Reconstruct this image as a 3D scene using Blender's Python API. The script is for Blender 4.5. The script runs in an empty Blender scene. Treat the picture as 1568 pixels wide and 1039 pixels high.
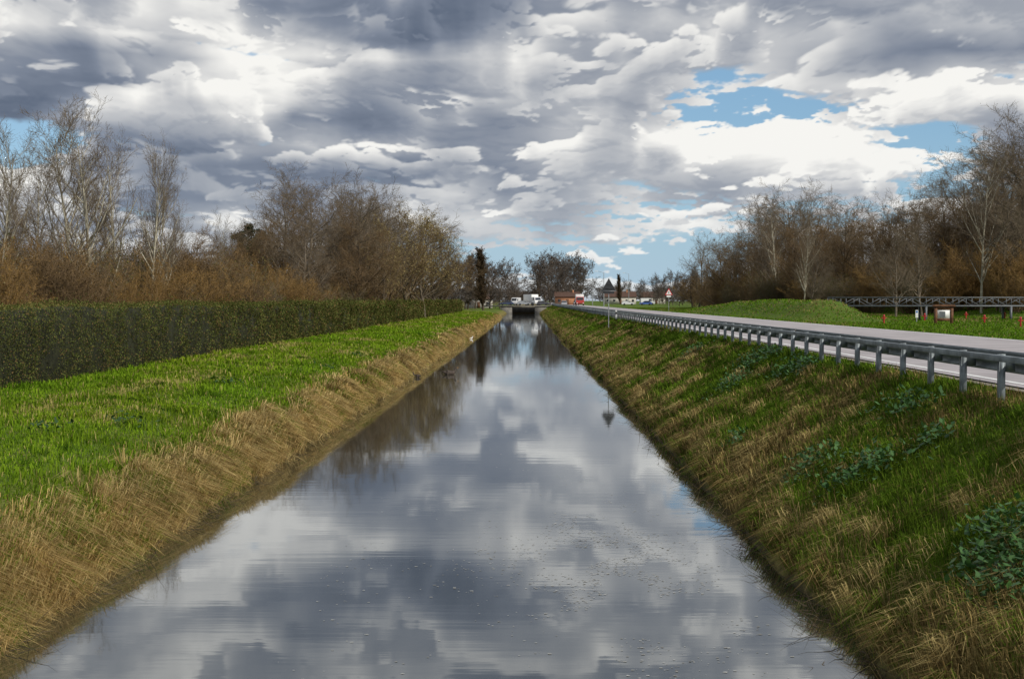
import bpy, math, numpy as np
from mathutils import Vector
rng=np.random.default_rng(7)
S=bpy.context.scene
COL=S.collection
F=2178.0; VX=807.0; HY=460.0; CH=4.0
def px(x,y,d): return ((x-VX)/F*d, d, CH-(y-HY)/F*d)
# ------------------------------------------------------------------ helpers
def vnoise(x,y,seed=0):
    xi=np.floor(x).astype(np.int64); yi=np.floor(y).astype(np.int64)
    fx=x-xi; fy=y-yi; fx=fx*fx*(3-2*fx); fy=fy*fy*(3-2*fy)
    def h(a,b):
        n=(a*374761393+b*668265263+seed*974634777)&0xffffffff
        n=((n^(n>>13))*1274126177)&0xffffffff
        return ((n^(n>>16))&0xffff)/65535.0
    return (h(xi,yi)*(1-fx)+h(xi+1,yi)*fx)*(1-fy)+(h(xi,yi+1)*(1-fx)+h(xi+1,yi+1)*fx)*fy
def fbm(x,y,seed=0,o=3):
    s=0;a=.5;t=0
    for i in range(o):
        s=s+a*vnoise(x*2**i,y*2**i,seed+i); t+=a; a*=.5
    return s/t
def new_mesh(name,V,Fc,mats=(),col=None,midx=None,smooth=False):
    me=bpy.data.meshes.new(name)
    V=np.asarray(V,np.float32); Fc=np.asarray(Fc,np.int32); k=Fc.shape[1]; n=len(Fc)
    me.vertices.add(len(V)); me.vertices.foreach_set('co',V.ravel())
    me.loops.add(n*k); me.loops.foreach_set('vertex_index',Fc.ravel())
    me.polygons.add(n); me.polygons.foreach_set('loop_start',np.arange(0,n*k,k,dtype=np.int32))
    if midx is not None: me.polygons.foreach_set('material_index',np.asarray(midx,np.int32))
    if smooth: me.polygons.foreach_set('use_smooth',np.ones(n,bool))
    for m in mats: me.materials.append(m)
    me.update(calc_edges=True)
    if col is not None:
        a=me.color_attributes.new('Col','FLOAT_COLOR','POINT')
        c=np.ones((len(V),4),np.float32); c[:,:col.shape[1]]=col
        a.data.foreach_set('color',c.ravel())
    return me
def obj(name,me,parent=None,loc=(0,0,0),rot=(0,0,0),sc=(1,1,1)):
    o=bpy.data.objects.new(name,me); COL.objects.link(o)
    o.location=loc; o.rotation_euler=rot; o.scale=sc
    if parent is not None: o.parent=parent
    return o
def empty(name,loc=(0,0,0),rz=0):
    o=bpy.data.objects.new(name,None); COL.objects.link(o); o.location=loc; o.rotation_euler=(0,0,rz); o.empty_display_size=.2; return o
class NT:
    def __init__(s,nt): s.nt=nt; s.n=nt.nodes; s.l=nt.links
    def node(s,t,**k):
        n=s.n.new(t)
        for a,b in k.items(): setattr(n,a,b)
        return n
    def put(s,sock,v):
        if isinstance(v,bpy.types.NodeSocket): s.l.new(v,sock)
        else: sock.default_value=v
    def m(s,op,a,b=0.0,c=None,clamp=False):
        n=s.node('ShaderNodeMath',operation=op,use_clamp=clamp); s.put(n.inputs[0],a); s.put(n.inputs[1],b)
        if c is not None: s.put(n.inputs[2],c)
        return n.outputs[0]
    def v(s,op,a,b=(0,0,0)):
        n=s.node('ShaderNodeVectorMath',operation=op); s.put(n.inputs[0],a); s.put(n.inputs[1],b)
        return n.outputs['Value'] if op in('DOT_PRODUCT','LENGTH') else n.outputs[0]
    def noise(s,vec,scale,detail=4,rough=.5,dist=0.0,color=False):
        n=s.node('ShaderNodeTexNoise'); s.put(n.inputs['Vector'],vec); n.inputs['Scale'].default_value=scale
        n.inputs['Detail'].default_value=detail; n.inputs['Roughness'].default_value=rough; n.inputs['Distortion'].default_value=dist
        return n.outputs['Color' if color else 'Fac']
    def mix(s,f,a,b,blend='MIX'):
        n=s.node('ShaderNodeMix',data_type='RGBA',blend_type=blend); s.put(n.inputs[0],f)
        for i,q in((6,a),(7,b)):
            if not isinstance(q,bpy.types.NodeSocket): q=(*q[:3],1)
            s.put(n.inputs[i],q)
        return n.outputs[2]
    def smooth(s,x,lo,hi,a=0.0,b=1.0):
        n=s.node('ShaderNodeMapRange',interpolation_type='SMOOTHSTEP'); s.put(n.inputs[0],x)
        for i,q in enumerate((lo,hi,a,b)): n.inputs[i+1].default_value=q
        return n.outputs[0]
def mat(name,col=(.5,.5,.5),rough=.7,metal=0,spec=.3,vary=.25,scale=3.0,bump=0.0,attr=False,trans=0.0):
    m=bpy.data.materials.new(name); m.use_nodes=True; t=NT(m.node_tree)
    b=m.node_tree.nodes['Principled BSDF']; b.inputs['Roughness'].default_value=rough; b.inputs['Metallic'].default_value=metal
    b.inputs['Specular IOR Level'].default_value=spec
    tc=t.node('ShaderNodeTexCoord').outputs['Object']
    if attr:
        a=t.node('ShaderNodeAttribute',attribute_name='Col'); c=a.outputs['Color']
    else:
        nz=t.noise(tc,scale,3,.6); f=t.smooth(nz,.3,.7)
        c=t.mix(f,[q*(1-vary) for q in col],[min(1,q*(1+vary)) for q in col])
    t.l.new(c,b.inputs['Base Color'])
    if bump:
        bn=t.node('ShaderNodeBump'); bn.inputs['Strength'].default_value=bump; bn.inputs['Distance'].default_value=.05
        t.l.new(t.noise(tc,scale*6,3,.6),bn.inputs['Height']); t.l.new(bn.outputs[0],b.inputs['Normal'])
    if trans or attr=='d':
        if attr=='d':
            b=t.node('ShaderNodeBsdfDiffuse'); t.l.new(c,b.inputs[0])
        tr=t.node('ShaderNodeBsdfTranslucent'); t.l.new(c,tr.inputs[0]); ms=t.node('ShaderNodeMixShader'); ms.inputs[0].default_value=trans
        t.l.new(b.outputs[0],ms.inputs[1]); t.l.new(tr.outputs[0],ms.inputs[2]); t.l.new(ms.outputs[0],m.node_tree.nodes['Material Output'].inputs[0])
    return m
# ------------------------------------------------------------------ terrain
PX=np.array([-7000,-60,-14,-9,-7.9,-7.2,-6.7,-6.35,-6.15,-5.8,3.4,3.75,4.0,4.6,5.4,6.3,7.2,7.7,8.3,19.5,22,45,80,7000])
PZ=np.array([1.5,1.5,1.5,1.32,1.12,.88,.58,.15,-.12,-.55,-.55,-.12,.15,.66,1.18,1.75,2.28,2.4,2.43,2.43,2.38,2.38,5.4,5.4])
def wob(x,y):
    return (fbm(y*.35,y*0+3.3,5)-.5)*.9*np.exp(-((x+6.6)/1.5)**2)+(fbm(y*.3,y*0+9.3,8)-.5)*.9*np.exp(-((x-4.3)/1.2)**2)
def hgt(x,y):
    x=np.asarray(x,float); y=np.asarray(y,float)
    z=np.interp(x+wob(x,y),PX,PZ)
    flat=np.interp(x,[-4000,-8,8,4000],[1.5,1.5,2.4,2.4])
    t=np.clip((y-447)/8,0,1); z=z*(1-t)+flat*t
    t2=np.clip((y-350)/200,0,1); hill=np.clip(z-2.45,0,10); z=z-hill*t2
    z=z+(1.45+.3*fbm(x*.2,y*.12,17))*np.exp(-np.abs((x-(24.2-(y-105)*.01)-(fbm(y*.05,y*0,18)-.5)*2)/2.6)**3)*np.clip((y-104)/10,0,1)*np.clip((205-y)/50,0,1)
    z=z+(fbm(x*.5,y*.4,2)-.5)*.24*((x<-6.8)|((x>4.3)&(x<8)))+(fbm(x*.1,y*.1,21)-.5)*.2*(x>21)*np.clip((x-21)/5,0,1)
    return z
xs=np.unique(np.concatenate([-np.geomspace(18,6800,28),np.arange(-18,-9,.6),np.arange(-9,-5.5,.16),np.arange(-5.5,3.3,1.1),np.arange(3.3,8.5,.16),np.arange(8.5,20,1.2),np.arange(20,50,1.0),np.geomspace(50,6800,28)]))
ys=np.unique(np.concatenate([np.arange(-60,0,6),np.arange(0,60,.4),np.arange(60,200,1.2),np.arange(200,470,4),np.geomspace(470,6800,28)]))
X,Y=np.meshgrid(xs,ys); Z=hgt(X,Y)
def grid_faces(nx,ny):
    i=np.arange(nx-1)[None,:]+np.arange(ny-1)[:,None]*nx
    return np.stack([i,i+1,i+1+nx,i+nx],-1).reshape(-1,4)
gm=bpy.data.materials.new('ground_grass'); gm.use_nodes=True; t=NT(gm.node_tree); b=gm.node_tree.nodes['Principled BSDF']
b.inputs['Roughness'].default_value=.9; b.inputs['Specular IOR Level'].default_value=.1
pos=t.node('ShaderNodeNewGeometry').outputs['Position']
n1=t.noise(pos,.35,4,.65); n2=t.noise(pos,6,4,.7)
g=t.mix(t.smooth(n2,.3,.7),(.045,.085,.010),(.12,.18,.022)); dry=t.mix(t.smooth(n2,.3,.7),(.12,.085,.03),(.26,.19,.07))
at=t.node('ShaderNodeAttribute',attribute_name='Col').outputs['Color']
sx=t.node('ShaderNodeSeparateColor'); t.l.new(at,sx.inputs[0])
f=t.m('ADD',sx.outputs[0],t.smooth(n1,.5,.75,0,.5),clamp=True)
c=t.mix(f,g,dry); c=t.mix(sx.outputs[1],c,(.035,.028,.016)); t.l.new(c,b.inputs['Base Color'])
bn=t.node('ShaderNodeBump'); bn.inputs['Distance'].default_value=.1; bn.inputs['Strength'].default_value=.8
t.l.new(n2,bn.inputs['Height']); t.l.new(bn.outputs[0],b.inputs['Normal'])
cc=np.zeros((X.size,3)); xr=X.ravel()
cc[:,0]=np.clip(np.interp(xr,[-60,-25,-15,-8.2,-7.2,-6,3.5,4.6,5.5,7,8,20],[.5,.5,.1,.05,.5,.9,.8,.5,.2,.1,.1,0.0]),0,1)
cc[:,1]=((Z.ravel()<.08)&(Y.ravel()<460))*.8
obj('ground',new_mesh('ground',np.stack([X,Y,Z],-1).reshape(-1,3),grid_faces(len(xs),len(ys)),[gm],col=cc,smooth=True))
# ------------------------------------------------------------------ water
wm=bpy.data.materials.new('canal_water'); wm.use_nodes=True; t=NT(wm.node_tree); t.n.remove(t.n['Principled BSDF'])
pos=t.node('ShaderNodeNewGeometry').outputs['Position']
r1=t.noise(t.v('MULTIPLY',pos,(.15,.5,1)),1.0,1,.5); r2=t.noise(t.v('MULTIPLY',pos,(3,9,1)),1.0,2,.5)
r3=t.noise(t.v('MULTIPLY',pos,(.45,2.8,1)),1.0,2,.5)
patch=t.smooth(t.noise(t.v('MULTIPLY',pos,(.10,.035,1)),1.0,2,.5),.4,.65)
hh=t.m('ADD',t.m('MULTIPLY_ADD',r3,.0024,t.m('MULTIPLY',r1,.004)),t.m('MULTIPLY',r2,t.m('MULTIPLY_ADD',patch,.0010,.00018)))
bn=t.node('ShaderNodeBump'); bn.inputs['Strength'].default_value=.3; bn.inputs['Distance'].default_value=1.0; t.l.new(hh,bn.inputs['Height'])
gl=t.node('ShaderNodeBsdfGlossy'); gl.inputs['Color'].default_value=(.89,.91,.93,1); gl.inputs['Roughness'].default_value=.03; t.l.new(bn.outputs[0],gl.inputs['Normal'])
df=t.node('ShaderNodeBsdfDiffuse'); df.inputs[0].default_value=(.035,.036,.024,1)
fr=t.node('ShaderNodeFresnel'); fr.inputs[0].default_value=1.9; t.l.new(bn.outputs[0],fr.inputs['Normal'])
ms=t.node('ShaderNodeMixShader'); t.l.new(t.m('MULTIPLY_ADD',fr.outputs[0],.80,.21,clamp=True),ms.inputs[0]); t.l.new(df.outputs[0],ms.inputs[1]); t.l.new(gl.outputs[0],ms.inputs[2])
t.l.new(ms.outputs[0],t.n['Material Output'].inputs[0])
obj('canal_water',new_mesh('canal_water',[(-7.4,-50,0),(5,-50,0),(5,452,0),(-7.4,452,0)],[[0,1,2,3]],[wm]))
# ------------------------------------------------------------------ grass blades
GM=mat('grass_blades',attr='d',trans=.25)
def blades(name,x,y,L,w,az,droop,col,z=None,parent=None):
    N=len(x); z=hgt(x,y)-.02 if z is None else z
    base=np.stack([x,y,z],-1); out=np.stack([np.cos(az),np.sin(az),0*az],-1); side=np.stack([-np.sin(az),np.cos(az),0*az],-1)
    s2=np.cos(az*7.3)[:,None]*out+np.sin(az*7.3)[:,None]*side; up=np.array([0,0,1.0])
    L=L[:,None]; w=w[:,None]; d=droop[:,None]
    mid=base+up*L*(.6-.12*d)+out*L*.28*d; tip=base+up*L*(1-.72*d)+out*L*.8*d
    V=np.stack([base-s2*w/2,base+s2*w/2,mid-s2*w*.4,mid+s2*w*.4,tip],1).reshape(-1,3)
    i=np.arange(N)[:,None]*5
    Fc=np.stack([i+[0,1,2],i+[1,3,2],i+[2,3,4]],1).reshape(-1,3)
    return obj(name,new_mesh(name,V,Fc,[GM],col=np.repeat(col,5,0)),parent)
def logy(n,a,b): return a*(b/a)**rng.random(n)
def mixc(f,a,b): return np.outer(1-f,a)+np.outer(f,b)
G1,G2=(.070,.145,.008),(.20,.31,.022)
n=200000; y=logy(n,16,330); x=rng.uniform(-14.9,-6.9,n)
patchn=fbm(x*.45,y*.15,31,4); p2=fbm(x*1.4,y*.7,35,3); fine=rng.random(n)
dryf=np.clip((patchn-.47)*4,0,1)*np.clip((p2-.4)*5,0,1)*.85+.06; isdry=(fine<dryf)
c=mixc(rng.random(n),G1,G2); c*= (.60+.9*fbm(x*.8,y*.5,12,3))[:,None]; c*=np.stack([.85+.4*patchn,np.ones(n),.9+0*x],-1)
c[isdry]=mixc(rng.random(isdry.sum()),(.24,.22,.06),(.46,.39,.14))
blades('lawn_grass',x,y,rng.uniform(.06,.17,n)*(1+.9*(fbm(x*1.5,y*1.5,4)>.6)),np.maximum(.012,.00075*y),rng.uniform(0,6.28,n),rng.uniform(.1,.9,n),c)
n=110000; y=logy(n,14,330); x=-6.15-np.abs(rng.normal(0,.58,n)); x+=.45*(fbm(y*.8,x*.5,41)-.5)
tus=fbm(x*1.3,y*1.1,44,2); k=(tus>.33); x=x[k];y=y[k];tus=tus[k];n=len(x)
L=rng.uniform(.22,.58,n)*(.5+1.0*tus)*np.clip(1.25-(-x-6.3)*.5,.3,1.2); green=rng.random(n)<np.clip(.17+.75*(-x-6.5)+(fbm(x*1.2,y*.6,46)-.5)*2.2,.05,.92)
c=mixc(rng.random(n)**1.3,(.30,.19,.06),(.74,.54,.23)); c*=(.50+1.0*fbm(x*2,y*2,55,2))[:,None]
c[green]=mixc(rng.random(green.sum()),(.08,.14,.010),(.19,.27,.025))
blades('dry_bank_grass',x,y,L,np.maximum(.010,.0006*y),rng.normal(0,1.1,n),rng.uniform(.35,1.15,n),c)
# grass hanging over the water edge, in clumps
n=60000; y=logy(n,13,330); s=rng.random(n)<.6; wv=wob(np.where(s,-6.4,4.0),y)
x=np.where(s,-6.28-rng.random(n)*.35,3.94+rng.random(n)*.3)-wv
cl_=fbm(y*2.2,x*.8,48,3); k=cl_>np.where(s,.46,.55); x=x[k];y=y[k];s=s[k];cl_=cl_[k];n=len(x)
c=mixc(rng.random(n)**1.3,(.20,.13,.045),(.60,.43,.18)); c[~s]*=.65; c*=(.45+1.1*fbm(y*3,x*2,49,2))[:,None]; gk=rng.random(n)<np.where(s,.12,.45); c[gk]=mixc(rng.random(gk.sum()),(.06,.10,.012),(.15,.20,.03))
blades('overhanging_grass',x,y,rng.uniform(.2,.62,n)*(.35+1.1*cl_),np.maximum(.009,.0006*y),np.where(s,0,math.pi)+rng.normal(0,.95,n),rng.uniform(.6,1.4,n),c)
n=230000; y=logy(n,12,430); x=3.85+rng.random(n)**.85*4.3
tus=fbm(x*1.2,y*1.0,64,2); fb=fbm(x*.6,y*.3,66,3)
pd=np.clip(np.interp(x,[3.9,4.5,5.3,6.5,8.2],[.80,.58,.36,.22,.12])+(fb-.5)*1.8,.03,1); isd=rng.random(n)<pd
c=mixc(rng.random(n),(.050,.100,.010),(.15,.225,.022)); c[isd]=mixc(rng.random(isd.sum())**1.6,(.13,.09,.035),(.48,.36,.14))
c*=(.45+1.0*fbm(x*1.6,y*1.6,67,2))[:,None]
L=rng.uniform(.12,.38,n)*(.5+tus)*np.interp(x,[3.9,4.5,6,8.2],[1.4,1.3,.9,.65])
blades('bank_grass',x,y,L,np.maximum(.010,.0006*y),math.pi+rng.normal(0,1.3,n),rng.uniform(.15,1.1,n),c)
n=80000; y=logy(n,45,320); x=19.3+rng.random(n)**1.2*34
c=mixc(rng.random(n),G1,(.13,.22,.02)); k=rng.random(n)<np.clip((fbm(x*.2,y*.1,71)-.4)*1.8,0.05,.65); c[k]=mixc(rng.random(k.sum()),(.14,.12,.04),(.32,.26,.10))
blades('verge_grass',x,y,rng.uniform(.08,.22,n),np.maximum(.03,.0009*y),rng.uniform(0,6.28,n),rng.uniform(.1,.9,n),c)
def tussock_arr(cx,cy,r,cnt,Lm,dirx,colA,colB):
    m=len(cx); x=np.repeat(cx,cnt)+rng.normal(0,1,m*cnt)*np.repeat(r,cnt); y=np.repeat(cy,cnt)+rng.normal(0,1,m*cnt)*np.repeat(r,cnt)
    az=np.arctan2(y-np.repeat(cy,cnt),x-np.repeat(cx,cnt)+dirx*.2)
    c=mixc(rng.random(m*cnt),colA,colB)*np.repeat(rng.uniform(.5,1.1,m),cnt)[:,None]
    return x,y,rng.uniform(.6,1.2,m*cnt)*Lm*np.repeat(rng.uniform(.6,1.25,m),cnt),np.maximum(.009,.0005*y),az,rng.uniform(.5,1.2,m*cnt),c
m=460; cy=logy(m,15,160); cx=-6.25-rng.random(m)**1.6*.95
blades('straw_tussocks',*tussock_arr(cx,cy,rng.uniform(.07,.2,m),80,.62,1,(.34,.22,.07),(.82,.64,.29)))
m=230; cy=logy(m,13,160); cx=4.05+rng.random(m)**1.8*3
blades('straw_tussocks',*tussock_arr(cx,cy,rng.uniform(.07,.16,m),70,.48,-1,(.20,.14,.05),(.68,.54,.23)))
m=420; cy=logy(m,13,140); cx=rng.uniform(4.0,7.8,m)
blades('green_tussocks',*tussock_arr(cx,cy,rng.uniform(.07,.2,m),60,.36,-1,(.06,.14,.012),(.21,.33,.03)))
m=90; cy=logy(m,17,140); cx=rng.uniform(-11,-7.0,m)
blades('green_tussocks',*tussock_arr(cx,cy,rng.uniform(.05,.16,m),45,.24,1,(.05,.12,.010),(.14,.26,.02)))
LM=mat('weed_leaves',attr=True,rough=.5,spec=.35,trans=.2)
LD=mat('leaf_matte',attr='d',trans=.2)
def leaf_cloud(P,size,tilt,aspect=.55,colA=(.02,.05,.012),colB=(.05,.11,.03)):
    N=len(P); az=rng.uniform(0,6.28,N); ti=rng.normal(.3,tilt,N)
    a=np.stack([np.cos(az)*np.cos(ti),np.sin(az)*np.cos(ti),np.sin(ti)],-1); s=np.stack([-np.sin(az),np.cos(az),rng.normal(0,.3,N)],-1)
    sz=size[:,None]
    V=np.stack([P,P+a*sz*.45+s*sz*aspect*.5,P+a*sz,P+a*sz*.45-s*sz*aspect*.5],1).reshape(-1,3)
    return V,np.arange(N*4).reshape(-1,4),np.repeat(mixc(rng.random(N),colA,colB),4,0)
def bank_hit(pxx,pyy):
    k=(pxx-VX)/(pyy-HY); Xs=np.linspace(4,8.2,200); zz=np.interp(Xs,PX,PZ); i=np.argmin(np.abs(Xs-k*(CH-zz))); return Xs[i],Xs[i]*F/(pxx-VX)
for (a,bb,r,nn) in [(1340,730,.5,260),(1240,735,.55,300),(1290,765,.4,160),(1385,640,.5,240),(1160,560,.8,460),(1215,575,.7,420),(1120,600,.6,260),(1535,835,.4,260),(1560,880,.45,260),(1490,900,.3,120),(1535,940,.4,240),(1425,690,.3,90),(1060,545,.6,160),(1130,690,.3,80)]:
    X0,Y0=bank_hit(a,bb); xx=X0+rng.normal(0,r*.45,nn); yy=Y0+rng.normal(0,r*1.1,nn); zz=hgt(xx,yy)+.13+rng.random(nn)**.7*.26*np.exp(-((xx-X0)**2)/(r*r))
    V,Fc,c=leaf_cloud(np.stack([xx,yy,zz],-1),rng.uniform(.06,.14,nn),.45,.6,(.025,.075,.018),(.08,.18,.045))
    obj('leafy_weed_patch',new_mesh('leafy_weed_patch',V,Fc,[LM],col=c))
for (a,bb) in [(190,640),(545,540),(500,555),(70,655),(350,585)]:
    d=2.55*F/(bb-HY); X0=(a-VX)/F*d; nn=40; xx=X0+rng.normal(0,.2,nn); yy=d+rng.normal(0,.4,nn)
    V,Fc,c=leaf_cloud(np.stack([xx,yy,hgt(xx,yy)+.06+rng.random(nn)*.15],-1),rng.uniform(.08,.16,nn),.4)
    obj('leafy_weed_patch',new_mesh('leafy_weed_patch',V,Fc,[LM],col=c))
# ------------------------------------------------------------------ hedge
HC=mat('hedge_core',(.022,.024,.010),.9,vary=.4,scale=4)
hyy=np.concatenate([np.arange(20,120,1.0),np.arange(120,318,4.0)])
prof=[(-14.8,1.2),(-14.65,2.2),(-14.7,3.3),(-14.95,3.72),(-15.9,3.74),(-16.1,3.3),(-16.1,1.2)]
V=[];
for yv in hyy:
    q=(float(fbm(np.array([yv*.4]),np.array([1.0]),77)[0])-.5)
    for (a,z) in prof: V.append((a+q*.25,yv,z+q*.22))
hedge=empty('trimmed_hedge')
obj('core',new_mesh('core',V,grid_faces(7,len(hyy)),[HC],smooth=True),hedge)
n=220000; y=logy(n,27,318); ztop=3.82+(fbm(y*.4,y*0+1,77)-.5)*.24+(vnoise(y*1.7,y*0,78)-.5)*.14
side=rng.random(n)<.78
bulge=(fbm(y*1.0,y*0+2,79)-.5)
x=np.where(side,-14.62+rng.normal(0,.08,n)+.3*bulge,rng.uniform(-16,-14.6,n))
z=np.where(side,1.35+(ztop-1.35)*rng.random(n)**.9,ztop+rng.normal(0,.05,n)+(rng.random(n)<.04)*rng.random(n)*.4)
x=x+side*.25*(fbm(y*1.2,z*1.4,81)-.5)*2
V,Fc,c=leaf_cloud(np.stack([x,y,z],-1),np.maximum(.05,.0011*y)*rng.uniform(.7,1.3,n),.7,.6,(.035,.045,.010),(.145,.165,.045))
br=np.repeat(rng.random(n)<.18,4); c[br]=(.18,.12,.05); c*=np.repeat(.4+1.25*fbm(y*1.2,z*1.6,83),4)[:,None]
obj('leaves',new_mesh('leaves',V,Fc,[LD],col=c),hedge)
# ------------------------------------------------------------------ trees
def norm(v): return v/np.maximum(1e-9,np.linalg.norm(v,axis=-1,keepdims=True))
def tubes(P,R,sides):
    B,n,_=P.shape; T=np.gradient(P,axis=1); T=norm(T); ref=np.where(np.abs(T[...,2:3])>.9,np.array([1.,0,0]),np.array([0,0,1.]))
    A=norm(np.cross(T,ref)); Bn=np.cross(T,A); an=np.arange(sides)*2*math.pi/sides
    V=P[:,:,None,:]+R[:,:,None,None]*(np.cos(an)[:,None]*A[:,:,None,:]+np.sin(an)[:,None]*Bn[:,:,None,:])
    bi=np.arange(B)[:,None,None]*n*sides; ri=np.arange(n-1)[None,:,None]*sides; si=np.arange(sides)[None,None,:]; sj=(si+1)%sides
    Fc=np.stack([bi+ri+si,bi+ri+sj,bi+ri+sides+sj,bi+ri+sides+si],-1).reshape(-1,4)
    return V.reshape(-1,3),Fc
def grow(st,dr,ln,r0,n,wander,up,tip=.2):
    P=[st];d=norm(dr)
    for i in range(n-1):
        d=norm(d+rng.normal(0,wander,d.shape)+np.array([0,0,up])); P.append(P[-1]+d*ln[:,None]/(n-1))
    tt=np.linspace(0,1,n); return np.stack(P,1),r0[:,None]*(1-(1-tip)*tt)[None,:]
def spawn(P,R,ln,cnt,t0,t1,ang,sd,ratio,shape,rr=.6):
    B,n,_=P.shape; tt=(t0+(t1-t0)*(np.arange(cnt)[None,:]+rng.random((B,cnt)))/cnt).ravel(); bi=np.repeat(np.arange(B),cnt)
    f=np.clip(tt*(n-1),0,n-1.001); i=f.astype(int); fr=(f-i)[:,None]
    p=P[bi,i]*(1-fr)+P[bi,i+1]*fr; tg=norm(P[bi,i+1]-P[bi,i]); r=R[bi,i]*(1-fr[:,0])+R[bi,i+1]*fr[:,0]
    rd=norm(np.cross(tg,rng.normal(0,1,tg.shape))); a=rng.normal(ang,sd,len(tt))[:,None]
    d=np.cos(a)*tg+np.sin(a)*rd
    L=ln[bi]*ratio*(1-shape*tt)*rng.uniform(.7,1.25,len(tt))
    return p,d,L,r*rr
def make_tree(name,H,r0,mats,stems=1,spread=0,lv=(),bud=0,budsize=.05,budcol=((.1,.07,.04),(.2,.14,.07)),wander0=.05,minr=.006):
    st=np.zeros((stems,3)); st[:,:2]=rng.normal(0,.05*spread+ (0 if stems==1 else .25*H/8),(stems,2)); st[:,2]=-.3
    dr=np.tile([0,0,1.],(stems,1))+rng.normal(0,spread*.3 if stems>1 else .03,(stems,3))*[1,1,0]
    ln=H*rng.uniform(.75 if stems>1 else .97,1,stems); P,R=grow(st,dr,ln,np.full(stems,r0),9,wander0,.05,.12)
    Vs=[];Fs=[];off=0;MI=[]
    def add(P,R,s,mi):
        nonlocal off
        v,f=tubes(P,R,s); Vs.append(v);Fs.append(f+off);off+=len(v);MI.append(np.full(len(f),mi))
    add(P,R,6 if stems==1 else 4,0)
    for k,(cnt,t0,t1,ang,sd,ratio,shape,wd,up,n) in enumerate(lv):
        p,d,L,r=spawn(P,R,ln,cnt,t0,t1,ang,sd,ratio,shape)
        r=np.maximum(r,minr); P,R=grow(p,d,L,r,n,wd,up,.3); ln=L; R=np.maximum(R,minr*.6); add(P,R,4 if k==0 else 3,0 if k==0 else 1)
    cols=None
    if bud:
        N=int(len(P)*bud); bi=rng.integers(0,len(P),N); ii=rng.integers(1,P.shape[1],N); Q=P[bi,ii]+rng.normal(0,.08,(N,3))
        v,f,c=leaf_cloud(Q,rng.uniform(.6,1.4,N)*budsize,.9,.6,*budcol); Vs.append(v);Fs.append(f+off);MI.append(np.full(len(f),2)); 
        cols=np.concatenate([np.zeros((off,3)),c])
    V=np.concatenate(Vs)
    return new_mesh(name,V,np.concatenate(Fs),mats,col=cols,midx=np.concatenate(MI))
BK_pale=mat('bark_pale',(.36,.33,.25),.85,vary=.45,scale=2)
BK_gray=mat('bark_gray',(.13,.105,.075),.9,vary=.35,scale=2)
BK_dark=mat('bark_dark',(.085,.062,.040),.9,vary=.3,scale=2)
TW_gray=mat('twig_gray',(.155,.120,.080),.85,vary=.25,scale=.6)
TW_brown=mat('twig_brown',(.165,.108,.053),.85,vary=.3,scale=.5)
TW_red=mat('twig_orange',(.23,.14,.05),.85,vary=.3,scale=.5)
TW_far_haze=mat('twig_far_haze',(.12,.105,.098),.9,vary=.2,scale=.2)  # distance haze put into the colour of the far twigs
BUD=LD
asp=[]
for i in range(3):
    asp.append(make_tree('aspen',12,.14,[BK_pale,TW_gray,BUD],1,0,[(30,.2,.98,.68,.14,.40,.5,.07,.11,6),(8,.15,1,.6,.2,.45,.3,.10,.09,5),(6,.2,1,.55,.25,.5,.2,.13,.06,4),(2,.3,1,.6,.3,.6,0,.15,0,3)],bud=0,minr=.007))
oak=[]
for i in range(3):
    oak.append(make_tree('oak',12,.22,[BK_gray,TW_gray,BUD],1,0,[(22,.14,.95,.95,.18,.50,.45,.12,.09,7),(9,.15,1,.75,.25,.5,.3,.15,.06,5),(8,.15,1,.7,.3,.5,.2,.16,.03,4),(3,.2,1,.7,.3,.55,0,.2,0,3)],bud=.5,budsize=.055,budcol=((.12,.085,.045),(.22,.16,.08)),wander0=.08,minr=.009))
brown=[]
for i in range(2):
    brown.append(make_tree('alder',11,.2,[BK_dark,TW_brown,BUD],1,0,[(24,.08,.95,.9,.18,.48,.4,.13,.09,7),(9,.2,1,.75,.25,.5,.3,.16,.06,5),(8,.15,1,.75,.3,.5,.2,.18,.03,4),(3,.2,1,.7,.3,.55,0,.2,0,3)],bud=1.3,budsize=.065,budcol=((.10,.066,.030),(.21,.135,.055)),wander0=.08,minr=.010))
shr=[]
for i in range(3):
    shr.append(make_tree('shrub',4.5,.035,[TW_brown,[TW_red,TW_brown,TW_gray][i],BUD],16,1.0,[(8,.1,.98,.5,.2,.42,.4,.12,.08,5),(6,.2,1,.55,.25,.5,.2,.15,.05,4),(3,.2,1,.6,.3,.6,0,.15,0,3)],bud=2,budsize=.07,budcol=[((.13,.08,.024),(.28,.17,.05)),((.085,.058,.028),(.17,.11,.05)),((.09,.09,.03),(.18,.17,.055))][i],wander0=.08,minr=.008))
seedy=make_tree('seedy',11,.2,[BK_gray,TW_brown,BUD],1,0,[(22,.1,.95,.9,.18,.48,.4,.13,.09,7),(8,.2,1,.75,.25,.5,.3,.16,.06,5),(8,.15,1,.75,.3,.5,.2,.18,.03,4),(2,.2,1,.7,.3,.55,0,.2,0,3)],bud=2.6,budsize=.12,budcol=((.18,.14,.06),(.42,.34,.15)),minr=.009)
poplar=make_tree('poplar',16,.2,[BK_dark,TW_brown,BUD],1,0,[(70,.05,.95,.36,.08,.20,.35,.05,.2,5),(9,.1,1,.4,.15,.5,.3,.1,.2,4),(5,.1,1,.45,.2,.55,0,.1,.1,3)],bud=4,budsize=.24,budcol=((.055,.040,.025),(.11,.08,.05)),minr=.015,wander0=.012)
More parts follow.
